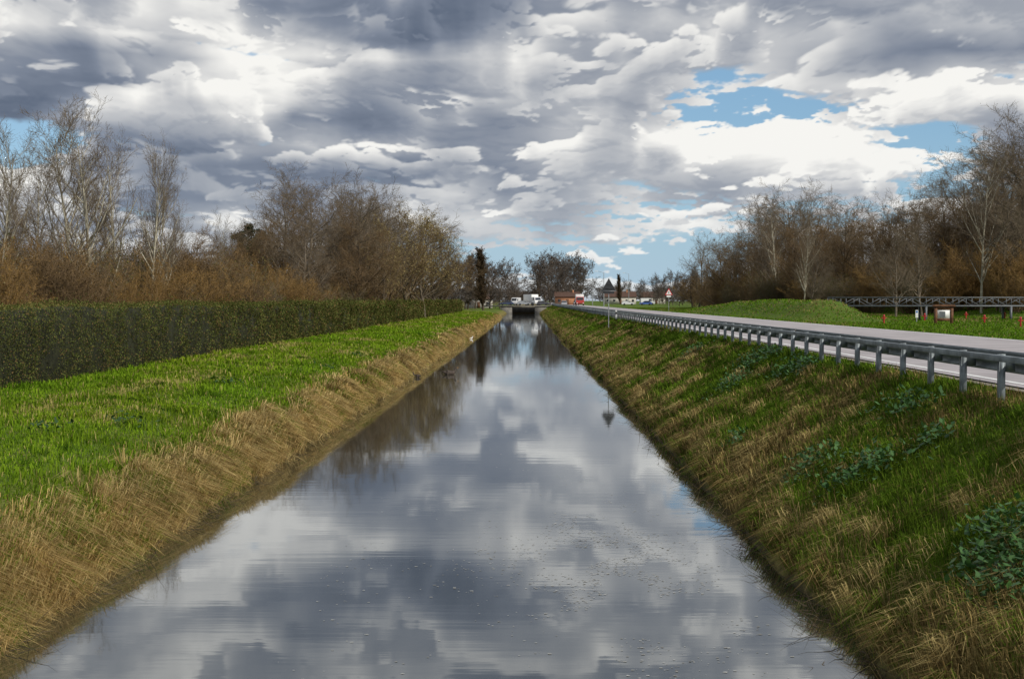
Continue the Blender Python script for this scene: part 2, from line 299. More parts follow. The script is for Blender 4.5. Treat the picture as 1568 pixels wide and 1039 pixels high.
conif=make_tree('conif',9,.18,[BK_dark,TW_brown,BUD],1,0,[(34,.08,.99,1.2,.15,.34,.75,.08,.03,5),(8,.1,1,.8,.2,.45,.3,.1,.03,4),(4,.1,1,.7,.2,.5,0,.1,.0,3)],bud=8,budsize=.2,budcol=((.012,.022,.008),(.03,.05,.018)),minr=.01)
far=make_tree('far',14,.25,[BK_dark,TW_far_haze,BUD],1,0,[(24,.05,.95,.95,.18,.5,.35,.13,.07,6),(8,.2,1,.75,.25,.5,.3,.16,.05,5),(6,.15,1,.75,.3,.5,.2,.18,.02,4)],bud=5,budsize=.28,budcol=((.095,.075,.058),(.165,.13,.10)),minr=.03)  # bud colours also carry painted distance haze
def plant(name,me,pxx,top,d,H0,wide=1.0,parent=None,ground=None):
    x=(pxx-VX)/F*d; z=float(hgt(x,d)); ht=CH+(HY-top)/F*d-z; s=ht/H0
    return obj(name,me,parent,(x,d,z),(0,0,rng.uniform(0,6.28)),(s*wide,s*wide,s))
for (a,tp,d,k,w) in [(-55,200,84,0,1.1),(5,225,92,1,1.1),(60,255,105,2,1.0),(105,200,80,1,1.1),(150,198,76,0,1.15),(185,240,95,2,1.0),(228,250,84,2,.8),(247,268,88,1,.7),(-10,280,70,2,1.0),(330,345,150,0,.9),(270,345,130,1,.9)]:
    plant('bare_birch_tree',asp[k],a,tp,d,12.0,w)
for (a,tp,d,k,w) in [(435,290,165,0,.95),(480,283,150,1,1.15),(520,290,170,2,1.15),(560,305,175,0,1.2),(600,312,195,1,1.2),(370,352,170,2,1.1),(640,335,230,1,1.2),(460,325,140,2,1.0),(500,310,190,0,1.2),(540,320,200,1,1.2),(620,340,215,2,1.2),(580,340,160,2,1.0)]:
    plant('bare_oak_tree',oak[k],a,tp,d,12.6,w)
for (a,tp,d,w) in [(625,326,185,1.2),(650,336,200,1.2),(590,345,160,1.1),(668,352,230,1.3)]:
    plant('alder_tree',seedy,a,tp,d,11.6,w)
for (a,tp,d,w) in [(540,345,150,1.3),(440,345,145,1.3),(400,365,150,1.3),(680,378,270,1.4),(345,362,160,1.2),(300,368,120,1.2),(505,345,185,1.3),(570,325,205,1.2),(470,320,175,1.2)]:
    plant('alder_tree',brown[int(a)%2],a,tp,d,11.6,w)
for (a,tp,d,w) in [(395,338,190,1.1),(372,350,200,1.1),(420,346,195,1.1)]: plant('evergreen_tree',conif,a,tp,d,9.2,w)
th=empty('shrub_thicket')
def shrubs(par,n,xa,xb,ya,yb,h0,h1,kinds):
    for i in range(n):
        y=float(logy(1,ya,yb)[0]); x=rng.uniform(xa,xb); k=kinds[rng.integers(len(kinds))]; h=rng.uniform(h0,h1)/4.4
        obj('shrub',shr[k],par,(x,y,float(hgt(x,y))),(0,0,rng.uniform(0,6.28)),(h*1.1,h*1.1,h))
shrubs(th,60,-22,-18,45,330,2.6,4.8,[0,1,2,0]); shrubs(th,75,-34,-22,62,330,3.5,6.4,[0,1,0,2]); shrubs(th,40,-60,-34,95,300,4,7.5,[1,0,2])
for (a,tp,d,k,w) in [(1070,368,330,1,.9),(1165,318,260,0,1.0),(1215,303,240,1,1.1),(1262,298,250,2,1.1),(1300,320,230,0,1.1),(1350,315,210,1,1.1),(1395,305,200,2,1.1),(1440,295,190,0,1.0),(1475,262,185,1,1.0),(1515,215,175,2,1.05),(1555,192,165,0,1.1),(1600,205,160,1,1.1),(1240,380,160,2,.8),(1110,368,320,2,1.0),(1140,340,290,1,1.0),(1410,345,150,1,1.0),(1530,290,150,0,1.1),(1370,365,145,2,1.1),(1325,330,260,2,1.2),(1190,325,280,1,1.2),(1540,230,190,1,1.2)]:
    plant('bare_oak_tree',oak[k],a,tp,d,12.6,w)
for (a,tp,d,w) in [(1095,385,300,1.3),(1130,370,280,1.3),(1170,360,250,1.3),(1210,350,235,1.3),(1250,345,220,1.3),(1300,340,215,1.3),(1345,335,205,1.3),(1390,330,195,1.3),(1435,322,185,1.3),(1480,310,180,1.3),(1520,290,175,1.3),(1570,280,170,1.3),(1060,415,330,1.2),(1275,330,260,1.3),(1545,250,200,1.3),(1420,310,225,1.3),(1220,325,270,1.3)]:
    plant('alder_tree',brown[int(a)%2],a,tp,d,11.6,w)
for (a,tp,d,w,k) in [(1228,345,150,.8,0),(1190,330,230,.9,2),(1500,250,150,.9,2)]: plant('bare_birch_tree',asp[k],a,tp,d,12.0,w)
th2=empty('shrub_thicket')
for i in range(140):
    a=rng.uniform(1060,1620); d=float(np.interp(a,[1060,1150,1300,1620],[310,240,185,140]))*rng.uniform(.97,1.25); h=rng.uniform(3,7)/4.4
    x=(a-VX)/F*d; obj('shrub',shr[[0,1,0,2][rng.integers(4)]],th2,(x,d,float(hgt(x,d))),(0,0,rng.uniform(0,6.28)),(h*1.25,h*1.25,h))
for (a,tp,d,w) in [(740,384,380,1.5),(716,394,400,1.3),(949,422,620,1.2)]: plant('poplar_tree',poplar,a,tp,d,16.3,w)
dt=empty('distant_tree_line')
for (a,tp,d,w) in [(700,400,390,1.1),(712,410,400,1),(728,400,420,1),(750,407,440,1.1),(765,408,460,1.1),(780,415,480,1.1),(790,430,520,1.0),(828,402,540,1.1),(842,395,560,1.2),(858,397,580,1.2),(874,399,560,1.2),(888,408,580,1.1),(850,415,530,1.3),(835,410,600,1.2),(868,405,610,1.3),(690,420,360,1.2),(945,440,900,1.5),(960,432,760,.8),(985,432,700,.8),(1000,428,600,.9),(1015,425,560,.9),(1030,420,500,.9),(1045,425,460,1.0),(1060,425,420,1.0),(1075,420,400,1.1),(1040,435,420,1.0),(1025,440,440,1.0),(1010,440,520,1.0)]:
    plant('tree',far,a,tp,d,14.5,w,dt)
for i in range(60):
    a=rng.uniform(640,1100); d=rng.uniform(800,1300); plant('tree',far,a,rng.uniform(438,449),d,14.5,rng.uniform(1.6,2.6),dt)
# ------------------------------------------------------------------ generic part builders
def box(V,Fq,a,b_):
    i=len(V); x0,y0,z0=a;x1,y1,z1=b_
    V+= [(x0,y0,z0),(x1,y0,z0),(x1,y1,z0),(x0,y1,z0),(x0,y0,z1),(x1,y0,z1),(x1,y1,z1),(x0,y1,z1)]
    Fq+=[(i,i+3,i+2,i+1),(i+4,i+5,i+6,i+7),(i,i+1,i+5,i+4),(i+1,i+2,i+6,i+5),(i+2,i+3,i+7,i+6),(i+3,i,i+4,i+7)]
def beam(V,Fq,a,b_,w):
    a=Vector(a);b_=Vector(b_);d=(b_-a).normalized(); r=Vector((0,0,1)) if abs(d.z)<.9 else Vector((1,0,0)); s=d.cross(r).normalized()*w/2; u=d.cross(s).normalized()*w/2; i=len(V)
    for p in(a,b_):
        for q in(-s-u,s-u,s+u,-s+u): V.append(tuple(p+q))
    Fq+=[(i,i+1,i+2,i+3),(i+4,i+7,i+6,i+5)]+[(i+k,i+4+k,i+4+(k+1)%4,i+(k+1)%4) for k in range(4)]
def part(name,V,Fq,m,parent=None,bevel=0,loc=(0,0,0)):
    me=new_mesh(name,V,Fq,[m]); o=obj(name,me,parent,loc)
    if bevel: bm=o.modifiers.new('b','BEVEL'); bm.width=bevel; bm.segments=2
    return o
def cyl(name,r,h,m,parent,loc,rot=(0,0,0),n=16,r2=None):
    r2=r if r2 is None else r2
    V=[(r*math.cos(a),r*math.sin(a),0) for a in np.arange(n)*2*math.pi/n]+[(r2*math.cos(a),r2*math.sin(a),h) for a in np.arange(n)*2*math.pi/n]
    me=bpy.data.meshes.new(name); me.from_pydata(V,[],[tuple(range(n))[::-1],tuple(range(n,2*n))]+[(i,(i+1)%n,n+(i+1)%n,n+i) for i in range(n)]); me.materials.append(m); me.update()
    return obj(name,me,parent,loc,rot)
def poly(name,pts,th,m,parent,loc=(0,0,0)):
    n=len(pts); V=[(x,-th/2,z) for x,z in pts]+[(x,th/2,z) for x,z in pts]
    me=bpy.data.meshes.new(name); me.from_pydata(V,[],[tuple(range(n)),tuple(range(n,2*n))[::-1]]+[(i,n+i,n+(i+1)%n,(i+1)%n) for i in range(n)]); me.materials.append(m); me.update()
    return obj(name,me,parent,loc)
# ------------------------------------------------------------------ road
RM=mat('asphalt_road',(.37,.34,.342),.8,vary=.14,scale=.6,bump=.15)
ry=np.concatenate([np.arange(-40,470,10.),np.geomspace(470,2500,12)])
def strip(name,xa,xb,z,m,ya=None):
    V=[];
    for yv in ry: V+=[(xa,yv,z),(xb,yv,z)]
    return obj(name,new_mesh(name,V,grid_faces(2,len(ry)),[m]))
strip('road',8.55,18.8,2.50,RM)
SH=mat('gravel_shoulder',(.22,.19,.14),.9,vary=.4,scale=5,bump=.4)
strip('gravel_shoulder',8.3,19.1,2.475,SH)
WP=mat('road_paint',(.78,.78,.76),.6,vary=.12,scale=2)
mk=empty('road_markings')
for xa in (8.85,18.35):
    V=[];
    for yv in ry: V+=[(xa,yv,2.505),(xa+.14,yv,2.505)]
    obj('edge_line',new_mesh('edge_line',V,grid_faces(2,len(ry)),[WP]),mk)
V=[];Fq=[]
for yv in np.arange(-20,500,9.):
    i=len(V); V+=[(13.65,yv,2.505),(13.79,yv,2.505),(13.79,yv+4,2.505),(13.65,yv+4,2.505)]; Fq.append((i,i+1,i+2,i+3))
obj('centre_dashes',new_mesh('centre_dashes',V,Fq,[WP]),mk)
# ------------------------------------------------------------------ guardrail
ZN=mat('galvanised_steel',(.19,.215,.225),.5,metal=.4,spec=.4,vary=.35,scale=2.5)
gr=empty('guardrail')
V=[];Fq=[]
for yv in np.arange(9,440,2.0):
    box(V,Fq,(7.60,yv-.05,2.1),(7.61,yv+.05,3.14)); box(V,Fq,(7.61,yv-.05,2.1),(7.70,yv-.042,3.14)); box(V,Fq,(7.61,yv+.042,2.1),(7.70,yv+.05,3.14))
    box(V,Fq,(7.70,yv-.04,2.86),(7.86,yv+.04,3.10))
part('posts',V,Fq,ZN,gr)
wp=[(7.93,3.17),(7.90,3.14),(7.99,3.09),(7.99,3.05),(7.88,3.01),(7.88,2.98),(7.99,2.94),(7.99,2.90),(7.90,2.85),(7.93,2.82)]
yy=np.arange(5,441,4.); V=[]
for yv in yy: V+=[(a-.02,yv,z) for a,z in wp]
obj('w_beam',new_mesh('w_beam',V,grid_faces(len(wp),len(yy)),[ZN]),gr)
V=[];Fq=[]; box(V,Fq,(7.49,5,3.03),(7.597,440,3.13)); part('rear_bar',V,Fq,ZN,gr,.008)
# ------------------------------------------------------------------ signs
MG=mat('sign_back',(.035,.037,.04),.6,vary=.2); MR=mat('sign_red',(.55,.03,.03),.5,vary=.1); MW=mat('white_paint',(.75,.75,.73),.5,vary=.1); MB=mat('black_paint',(.02,.02,.02),.5,vary=.1); PG=mat('pole_gray',(.35,.36,.37),.45,metal=.4,vary=.15)
def sign(name,x,y,zc,side,front):
    z0=float(hgt(x,y)); e=empty(name,(x,y,0)); h=side*.87
    cyl('pole',.035,zc+h*.55-z0+.1,PG,e,(0,0.03,z0-.1))
    tri=lambda s:[(-s/2,zc-s*.29),(s/2,zc-s*.29),(0,zc+s*.58)]
    if front:
        poly('plate',tri(side),.02,MR,e,(0,-.02,0)); poly('face',tri(side*.72),.01,MW,e,(0,-.038,0)); poly('pictogram',[(-.03,zc-.14),(.03,zc-.14),(.05,zc+.18),(-.05,zc+.18)],.006,MB,e,(0,-.048,0))
        poly('sub_plate',[(-.3,zc-.62),(.3,zc-.62),(.3,zc-.36),(-.3,zc-.36)],.02,MW,e,(0,-.02,0))
    else:
        poly('plate',tri(side),.03,MG,e,(0,-.03,0)); V=[];Fq=[]
        p=[Vector((a,-.05,b)) for a,b in tri(side*1.03)]
        for i in range(3): beam(V,Fq,p[i],p[(i+1)%3],.03)
        part('rim',V,Fq,PG,e); V=[];Fq=[]; box(V,Fq,(-.3,-.07,zc-.15),(.3,-.046,zc-.11)); box(V,Fq,(-.17,-.07,zc+.18),(.17,-.046,zc+.22)); part('clamps',V,Fq,MG,e)
        poly('sub_plate',[(-.42,zc-.52),(.42,zc-.52),(.42,zc-.33),(-.42,zc-.33)],.03,MG,e,(0,-.03,0))
sign('warning_sign',6.25,109,5.05,1.1,False)
sign('warning_sign',19.9,200,5.1,1.1,True)
e=empty('delineator_post',(7.4,118,float(hgt(7.4,118)))); poly('post',[(-.06,0),(.06,0),(.06,.8),(0,.95),(-.06,.9)],.06,MW,e); poly('band',[(-.062,.6),(.062,.6),(.062,.75),(-.062,.75)],.064,MB,e)
def lamp(x,y,h,arm):
    z=float(hgt(x,y)); e=empty('street_lamp',(x,y,z)); cyl('pole',.13,h,PG,e,(0,0,0),r2=.07); V=[];Fq=[]; beam(V,Fq,(0,0,h),(arm,0,h+.4),.08); part('arm',V,Fq,PG,e)
    V=[];Fq=[]; box(V,Fq,(min(arm,arm*1.5),-.15,h+.33),(max(arm,arm*1.5),.15,h+.47)); part('lantern',V,Fq,MW,e,.04)
lamp(23,500,10,-1.6); lamp(21,620,10,-1.6); lamp(20.5,380,9,-1.6); lamp(6.9,600,9,1.6); lamp(40,560,12,-1.6)
# ------------------------------------------------------------------ footbridge, notice board, markers
SB=mat('painted_steel',(.13,.14,.15),.5,metal=.2,vary=.2); WD=mat('brown_wood',(.13,.06,.03),.7,vary=.3,scale=4); RD=mat('red_paint',(.42,.02,.025),.45,vary=.15)
fb_=empty('steel_footbridge'); V=[];Fq=[]
for yo in (118,120):
    beam(V,Fq,(25.3,yo,4.25),(48,yo,4.25),.09); beam(V,Fq,(25.3,yo,3.55),(48,yo,3.55),.12)
    xx=np.arange(25.3,48,1.1)
    for i,xv in enumerate(xx):
        beam(V,Fq,(xv,yo,3.6),(xv,yo,4.2),.05)
        if i+1<len(xx): beam(V,Fq,(xv,yo,3.6 if i%2 else 4.2),(xx[i+1],yo,4.2 if i%2 else 3.6),.045)
part('trusses',V,Fq,SB,fb_)
V=[];Fq=[]; box(V,Fq,(25.3,118.1,3.52),(48,119.9,3.6)); part('deck',V,Fq,WD,fb_)
V=[];Fq=[]
for xv in (26,33,40,47):
    for yo in(118,120): beam(V,Fq,(xv,yo,2.0),(xv,yo,3.5),.16)
part('piers',V,Fq,SB,fb_)
x,y,_=px(1443,478,98); z=float(hgt(x,y)); e=empty('notice_board',(x,y,z)); V=[];Fq=[]
for s in(-.55,.55): box(V,Fq,(s-.10,-.06,-.2),(s+.10,.06,1.2))
box(V,Fq,(-.448,-.045,.2),(.448,.045,.38)); box(V,Fq,(-.448,-.045,.97),(.448,.045,1.17)); part('frame',V,Fq,WD,e)
V=[];Fq=[]; box(V,Fq,(-.446,-.02,.382),(.446,.02,.968)); part('panel',V,Fq,MW,e)
poly('roof',[(-.8,1.2),(.8,1.2),(.7,1.33),(-.7,1.33)],.34,WD,e); poly('map',[(-.3,.47),(.1,.47),(.1,.85),(-.3,.85)],.008,SB,e,(0,-.025,0))
for (a,bb,d) in [(1352,491,100),(1505,488,98),(1560,497,88),(1414,483,115),(1477,480,125),(1536,484,120)]:
    x=(a-VX)/F*d; z=float(hgt(x,d)); e=empty('red_marker_post',(x,d,z)); cyl('post',.05,.62,RD,e,(0,0,-.1)); cyl('cap',.085,.1,RD,e,(0,0,.52),r2=.05); V=[];Fq=[]; box(V,Fq,(-.17,-.03,.36),(.17,.03,.43)); part('arms',V,Fq,RD,e,.01)
x=(1402-VX)/F*105; z=float(hgt(x,105)); e=empty('trail_sign',(x,105,z)); cyl('post',.04,1.0,PG,e,(0,.03,-.1)); poly('plate',[(-.1,.35),(.1,.35),(.1,.9),(-.1,.9)],.02,MW,e,(0,-.02,0)); poly('symbol',[(-.07,.7),(.07,.7),(.07,.85),(-.07,.85)],.006,mat('blue_paint',(.05,.15,.4),.5),e,(0,-.034,0))
# ------------------------------------------------------------------ road bridge at end of canal
CN=mat('concrete',(.17,.16,.14),.85,vary=.25,scale=1,bump=.2); br=empty('road_bridge')
V=[];Fq=[]; box(V,Fq,(-14,438,2.12),(12,449,2.5)); box(V,Fq,(-8.2,438.2,-1),(-4.6,449,2.118)); box(V,Fq,(2.4,438.2,-1),(6,449,2.118)); part('deck_and_abutments',V,Fq,CN,br)
V=[];Fq=[]; 
for xv in np.arange(-14,12.1,1.3): box(V,Fq,(xv-.03,438,2.502),(xv+.03,438.06,3.4))
box(V,Fq,(-14,437.98,3.402),(12,438.08,3.47)); box(V,Fq,(-14,438.02,3.0),(12,438.05,3.04)); part('railing',V,Fq,SB,br)
V=[];Fq=[]; box(V,Fq,(-6.3,449.5,-1),(4,450,2.0)); part('culvert_back_wall',V,Fq,CN,br)
# ------------------------------------------------------------------ vehicles
TY=mat('tyre',(.02,.02,.02),.8); GLS=mat('window_glass',(.02,.025,.03),.08,spec=.8,vary=.1); HLt=mat('headlamp',(.8,.8,.75),.2,spec=.6,vary=.02)
def vehicle(name,loc,rz,color,kind):
    e=empty(name,loc,rz); m=mat(name+'_paint',color,.3,spec=.5,vary=.04)
    if kind=='car': L,W,H=4.2,1.75,1.45; prof=[(-2.1,.3),(2.1,.3),(2.12,.6),(2.0,.8),(1.1,.92),(.45,1.38),(.2,1.45),(-1.0,1.45),(-1.3,1.38),(-1.9,.95),(-2.1,.85)]; win=[(.95,.95),(.42,1.33),(-1.05,1.36),(-1.6,.95)]
    elif kind=='van': L,W,H=5.2,2.0,2.4; prof=[(-2.6,.35),(2.6,.35),(2.62,.9),(2.4,1.2),(1.7,1.35),(1.05,2.2),(.7,2.38),(-2.5,2.4),(-2.6,2.2)]; win=[(1.55,1.4),(1.0,2.1),(.3,2.1),(.3,1.4)]
    else: L,W,H=7.5,2.4,3.3; prof=[(1.7,.5),(3.7,.5),(3.75,1.3),(3.6,1.6),(3.35,2.5),(3.2,2.6),(1.7,2.6)]; win=[(3.5,1.65),(3.3,2.4),(2.3,2.4),(2.3,1.65)]
    def ex(nm,pr,w,mm,bev=.04,taper=0):
        n=len(pr); V=[(a,-w/2+ (taper if z>H*.62 else 0),z) for a,z in pr]+[(a,w/2-(taper if z>H*.62 else 0),z) for a,z in pr]
        me=bpy.data.meshes.new(nm); me.from_pydata(V,[],[tuple(range(n))[::-1],tuple(range(n,2*n))]+[(i,(i+1)%n,n+(i+1)%n,n+i) for i in range(n)]); me.materials.append(mm); me.update(); o=obj(nm,me,e)
        if bev: b=o.modifiers.new('b','BEVEL'); b.width=bev; b.segments=2
    tp=.15 if kind=='car' else .05
    ex('body',prof,W,m,.04,tp); ex('side_windows',win,W+.02-.0,GLS,0,tp*.9)
    if kind=='truck':
        V=[];Fq=[]; box(V,Fq,(-3.75,-1.2,.95),(1.55,1.2,3.4)); part('cargo_box',V,Fq,MW,e,.04); V=[];Fq=[]; box(V,Fq,(-3.7,-.45,.6),(1.7,.45,.93)); part('chassis',V,Fq,TY,e)
        ws=[(3.64,1.62),(3.40,2.42)]
    elif kind=='van': ws=[(1.72,1.38),(1.08,2.2)]
    else: ws=[(1.13,.95),(.5,1.36)]
    (a,z),(a2,z2)=ws; w=W*.42; V=[(a+.03,-w,z+.02),(a+.03,w,z+.02),(a2+.03,w*.92,z2),(a2+.03,-w*.92,z2)]; part('windscreen',V,[(0,1,2,3)],GLS,e)
    if kind=='car': V=[(-1.93,-w,.98),(-1.93,w,.98),(-1.36,w*.9,1.36),(-1.36,-w*.9,1.36)]; part('rear_window',V,[(3,2,1,0)],GLS,e)
    V=[];Fq=[]; fx=prof[2][0]
    if kind=='truck': fx=3.74
    for s in(-1,1): box(V,Fq,(fx-.08,s*W*.38-.16,.62),(fx+.02,s*W*.38+.16,.8))
    part('headlamps',V,Fq,HLt,e); V=[];Fq=[]; box(V,Fq,(fx-.05,-W*.22,.45),(fx+.015,W*.22,.62)); part('grille',V,Fq,TY,e)
    rr=.32 if kind=='car' else (.36 if kind=='van' else .48)
    for a in (L*.31,-L*.3):
        for s in(-1,1): cyl('wheel',rr,.22,TY,e,(a,s*(W/2-.1)+.11,rr),(math.pi/2,0,0),20)
q=-math.pi/2
vehicle('white_box_truck',(1.7,443.5,2.51),q+.5,(.75,.75,.75),'truck')
vehicle('delivery_van',(-3.6,444,2.51),q-.3,(.7,.7,.7),'van')
vehicle('blue_car',(-6.3,441.5,2.51),math.pi,(.03,.05,.12),'car')
vehicle('silver_car',(-1.0,441,2.51),.1,(.3,.32,.34),'car')
vehicle('dark_car',(4.6,441,2.51),.1,(.04,.04,.05),'car')
vehicle('red_box_truck',(15.9,430,2.51),q,(.40,.05,.04),'truck')
vehicle('silver_car',(11.2,430,2.51),-q,(.35,.36,.38),'car')
vehicle('dark_car',(16.2,470,2.51),q,(.04,.04,.05),'car')
vehicle('white_car',(34,480,2.45),.0,(.6,.6,.6),'car'); vehicle('delivery_van',(44,520,2.45),.1,(.7,.7,.7),'van'); vehicle('blue_car',(40,480,2.45),3.1,(.05,.1,.3),'car')
# ------------------------------------------------------------------ houses
BR=mat('brick_wall',(.36,.17,.09),.85,vary=.2,scale=3); RF=mat('roof_tiles',(.09,.05,.035),.8,vary=.3,scale=4); PL=mat('plaster_wall',(.50,.47,.41),.8,vary=.1)
def house(name,x,y,w,dp,h,rh,wm_):
    z=float(hgt(x,y)); e=empty(name,(x,y,z)); V=[];Fq=[]; box(V,Fq,(-w/2,0,-.2),(w/2,dp,h)); part('walls',V,Fq,wm_,e)
    V=[(-w/2-.4,-.5,h),(w/2+.4,-.5,h),(w/2+.4,dp+.5,h),(-w/2-.4,dp+.5,h),(-w/2-.2,dp/2,h+rh),(w/2+.2,dp/2,h+rh)]
    me=bpy.data.meshes.new('roof'); me.from_pydata([(a,b,c+.003) for a,b,c in V],[],[(3,2,1,0),(0,1,5,4),(2,3,4,5),(1,2,5),(3,0,4)]); me.materials.append(RF); me.update(); obj('roof',me,e)
    n=max(2,int(w/2.6)); V=[];Fq=[];V2=[];F2=[]
    for i in range(n):
        cx=-w/2+w*(i+.5)/n
        if i==n//2: continue
        box(V,Fq,(cx-.5,-.02,1.0),(cx+.5,.01,2.1)); box(V2,F2,(cx-.6,-.05,.9),(cx+.6,-.003,.98))
    part('windows',V,Fq,GLS,e); part('sills',V2,F2,MW,e); cx=-w/2+w*(n//2+.5)/n; V=[];Fq=[]; box(V,Fq,(cx-.5,-.03,0),(cx+.5,.01,2.1)); part('door',V,Fq,WD,e)
    V=[];Fq=[]; box(V,Fq,(w*.2,dp*.4,h+.2),(w*.2+.6,dp*.4+.6,h+rh+.7)); part('chimney',V,Fq,BR,e)
house('brick_house',14.8,520,9,8,3.0,1.8,BR); house('plaster_house',42,640,14,9,3.2,2.5,PL); house('plaster_house',62,700,12,9,3.4,2.6,PL); house('brick_house',-16,470,9,8,3,2,PL)
# ------------------------------------------------------------------ birds
FD=mat('duck_feathers',(.06,.045,.035),.7,vary=.4,scale=12); FW=mat('white_feathers',(.7,.69,.65),.7,vary=.06,scale=12); BL=mat('bill_orange',(.5,.25,.04),.5)
def bird(name,loc,rz,s,fm,neck):
    e=empty(name,loc,rz); me=bpy.data.meshes.new('body')
    P=[(-.27,0,.12),(-.17,0,.075),(0,0,.06),(.13,0,.075),(.19,0,.13),(.2+.01*neck,0,.13+.09*neck),(.235,0,.16+.1*neck),(.275,0,.155+.1*neck)]; R=[.015,.07,.105,.09,.05,.032,.042,.02]
    me.from_pydata(P,[(i,i+1) for i in range(7)],[]); me.materials.append(fm); me.update(); o=obj('body',me,e); sk=o.modifiers.new('s','SKIN'); 
    for v,r in zip(me.skin_vertices[0].data,R): v.radius=(r,r*.9)
    me.skin_vertices[0].data[2].use_root=True
    o.modifiers.new('ss','SUBSURF').levels=2; o.modifiers['ss'].render_levels=2
    h=.15+.1*neck; part('bill',[(.28,-.014,h),(.28,.014,h),(.28,0,h+.02),(.345,-.01,h-.01),(.345,.01,h-.01),(.345,0,h-.002)],[(0,1,4,3),(1,2,5,4),(2,0,3,5)],BL,e)
    e.scale=(s,s,s)
bird('duck',(-4.2,77,0),.2,1.45,FD,1.0); bird('duck',(-5.75,74,0),2.6,1.0,FD,1.0); bird('white_duck',(-5.9,148,0),.3,1.1,FW,1.0)
# ------------------------------------------------------------------ floating debris
DB=mat('floating_debris',attr=True,rough=.7)
n=4200; u=rng.normal(0,1,n); d=np.where(rng.random(n)<.85,rng.normal(21.5,3.4,n),logy(n,13,70)); d=np.clip(d,13,90); x=np.where(rng.random(n)<.82,1.3+.05*(22-d)+u*.7,rng.uniform(-3,3.4,n))
k=fbm(x*1.5,d*.8,91)>.5; x=x[k];d=d[k];n=len(x)
an=rng.uniform(0,6.28,(n,1))+np.array([0,1.6,3.1,4.6]); r=rng.uniform(.004,.019,(n,1))*rng.uniform(.6,1.4,(n,4))
V=np.stack([x[:,None]+r*1.5*np.cos(an),d[:,None]+r*np.sin(an),np.full((n,4),.005)],-1).reshape(-1,3)
obj('floating_debris',new_mesh('floating_debris',V,np.arange(4*n).reshape(-1,4),[DB],col=np.repeat(mixc(rng.random(n),(.2,.19,.16),(.5,.5,.47)),4,0)))
n=620; y=logy(n,13,90); s=rng.random(n)<.65; x=np.where(s,3.72+rng.normal(0,.18,n),-6.05+rng.normal(0,.14,n)); st=np.stack([x,y,np.full(n,.02)],-1)
dr=np.stack([np.where(s,-1,1)*rng.uniform(.1,1,n),rng.normal(0,.7,n),rng.uniform(-.05,.5,n)],-1)
P,R=grow(st,dr,rng.uniform(.15,.6,n),np.full(n,.006),5,.25,-.06); V,Fc=tubes(P,R,3); obj('bank_twigs',new_mesh('bank_twigs',V,Fc,[BK_dark]))
# ================================================================== SKY
def hsh(a,b,seed):
    n=(a*374761393+b*668265263+seed*974634777)&0xffffffff
    n=((n^(n>>13))*1274126177)&0xffffffff
    return (n^(n>>16))&0xffffff
def perlin(x,y,seed=0):
    xi=np.floor(x).astype(np.int64); yi=np.floor(y).astype(np.int64); fx=x-xi; fy=y-yi
    def g(a,b,dx_,dy_):
        an=(hsh(a,b,seed)&0xffff)*(2*math.pi/65536.0)
        return np.cos(an)*dx_+np.sin(an)*dy_
    u=fx*fx*fx*(fx*(fx*6-15)+10); v=fy*fy*fy*(fy*(fy*6-15)+10)
    return ((g(xi,yi,fx,fy)*(1-u)+g(xi+1,yi,fx-1,fy)*u)*(1-v)+(g(xi,yi+1,fx,fy-1)*(1-u)+g(xi+1,yi+1,fx-1,fy-1)*u)*v)*1.5
def pf(x,y,seed,o,r=.5):
    s=0;a=1;tt=0
    for i in range(o):
        s=s+a*perlin(x*2.03**i+i*7.1,y*2.03**i-i*3.7,seed+i); tt+=a; a*=r
    return s/tt
def worley(x,y,seed):
    xi=np.floor(x).astype(np.int64); yi=np.floor(y).astype(np.int64); fx=x-xi; fy=y-yi; d=np.full(x.shape,9.)
    for i in(-1,0,1):
        for j in(-1,0,1):
            h=hsh(xi+i,yi+j,seed); dx_=i+(h&0xfff)/4095.-fx; dy_=j+(h>>12)/4095.-fy; d=np.minimum(d,dx_*dx_+dy_*dy_)
    return 1-np.minimum(d,1)
def wf(x,y,seed,o,r=.5):
    s=0;a=1;tt=0
    for i in range(o): s=s+a*worley(x*2.1**i+i*5.3,y*2.1**i+i*1.7,seed+i); tt+=a; a*=r
    return s/tt
dg=math.radians
azs=np.radians(np.unique(np.concatenate([np.linspace(-110,-24,44),np.arange(-24,24.01,.042),np.linspace(24,110,44)]).round(4)))
els=np.radians(np.unique(np.concatenate([np.array([-1.,-.5]),np.arange(0,17,.036),np.linspace(17,62,46)]).round(4)))
A,E=np.meshgrid(azs,els)
ex=np.clip(np.sin(E),0,1)
rows=[-120,-80,-45,-10,20,60,100,140,180,220,260,300,340,380,420,455]
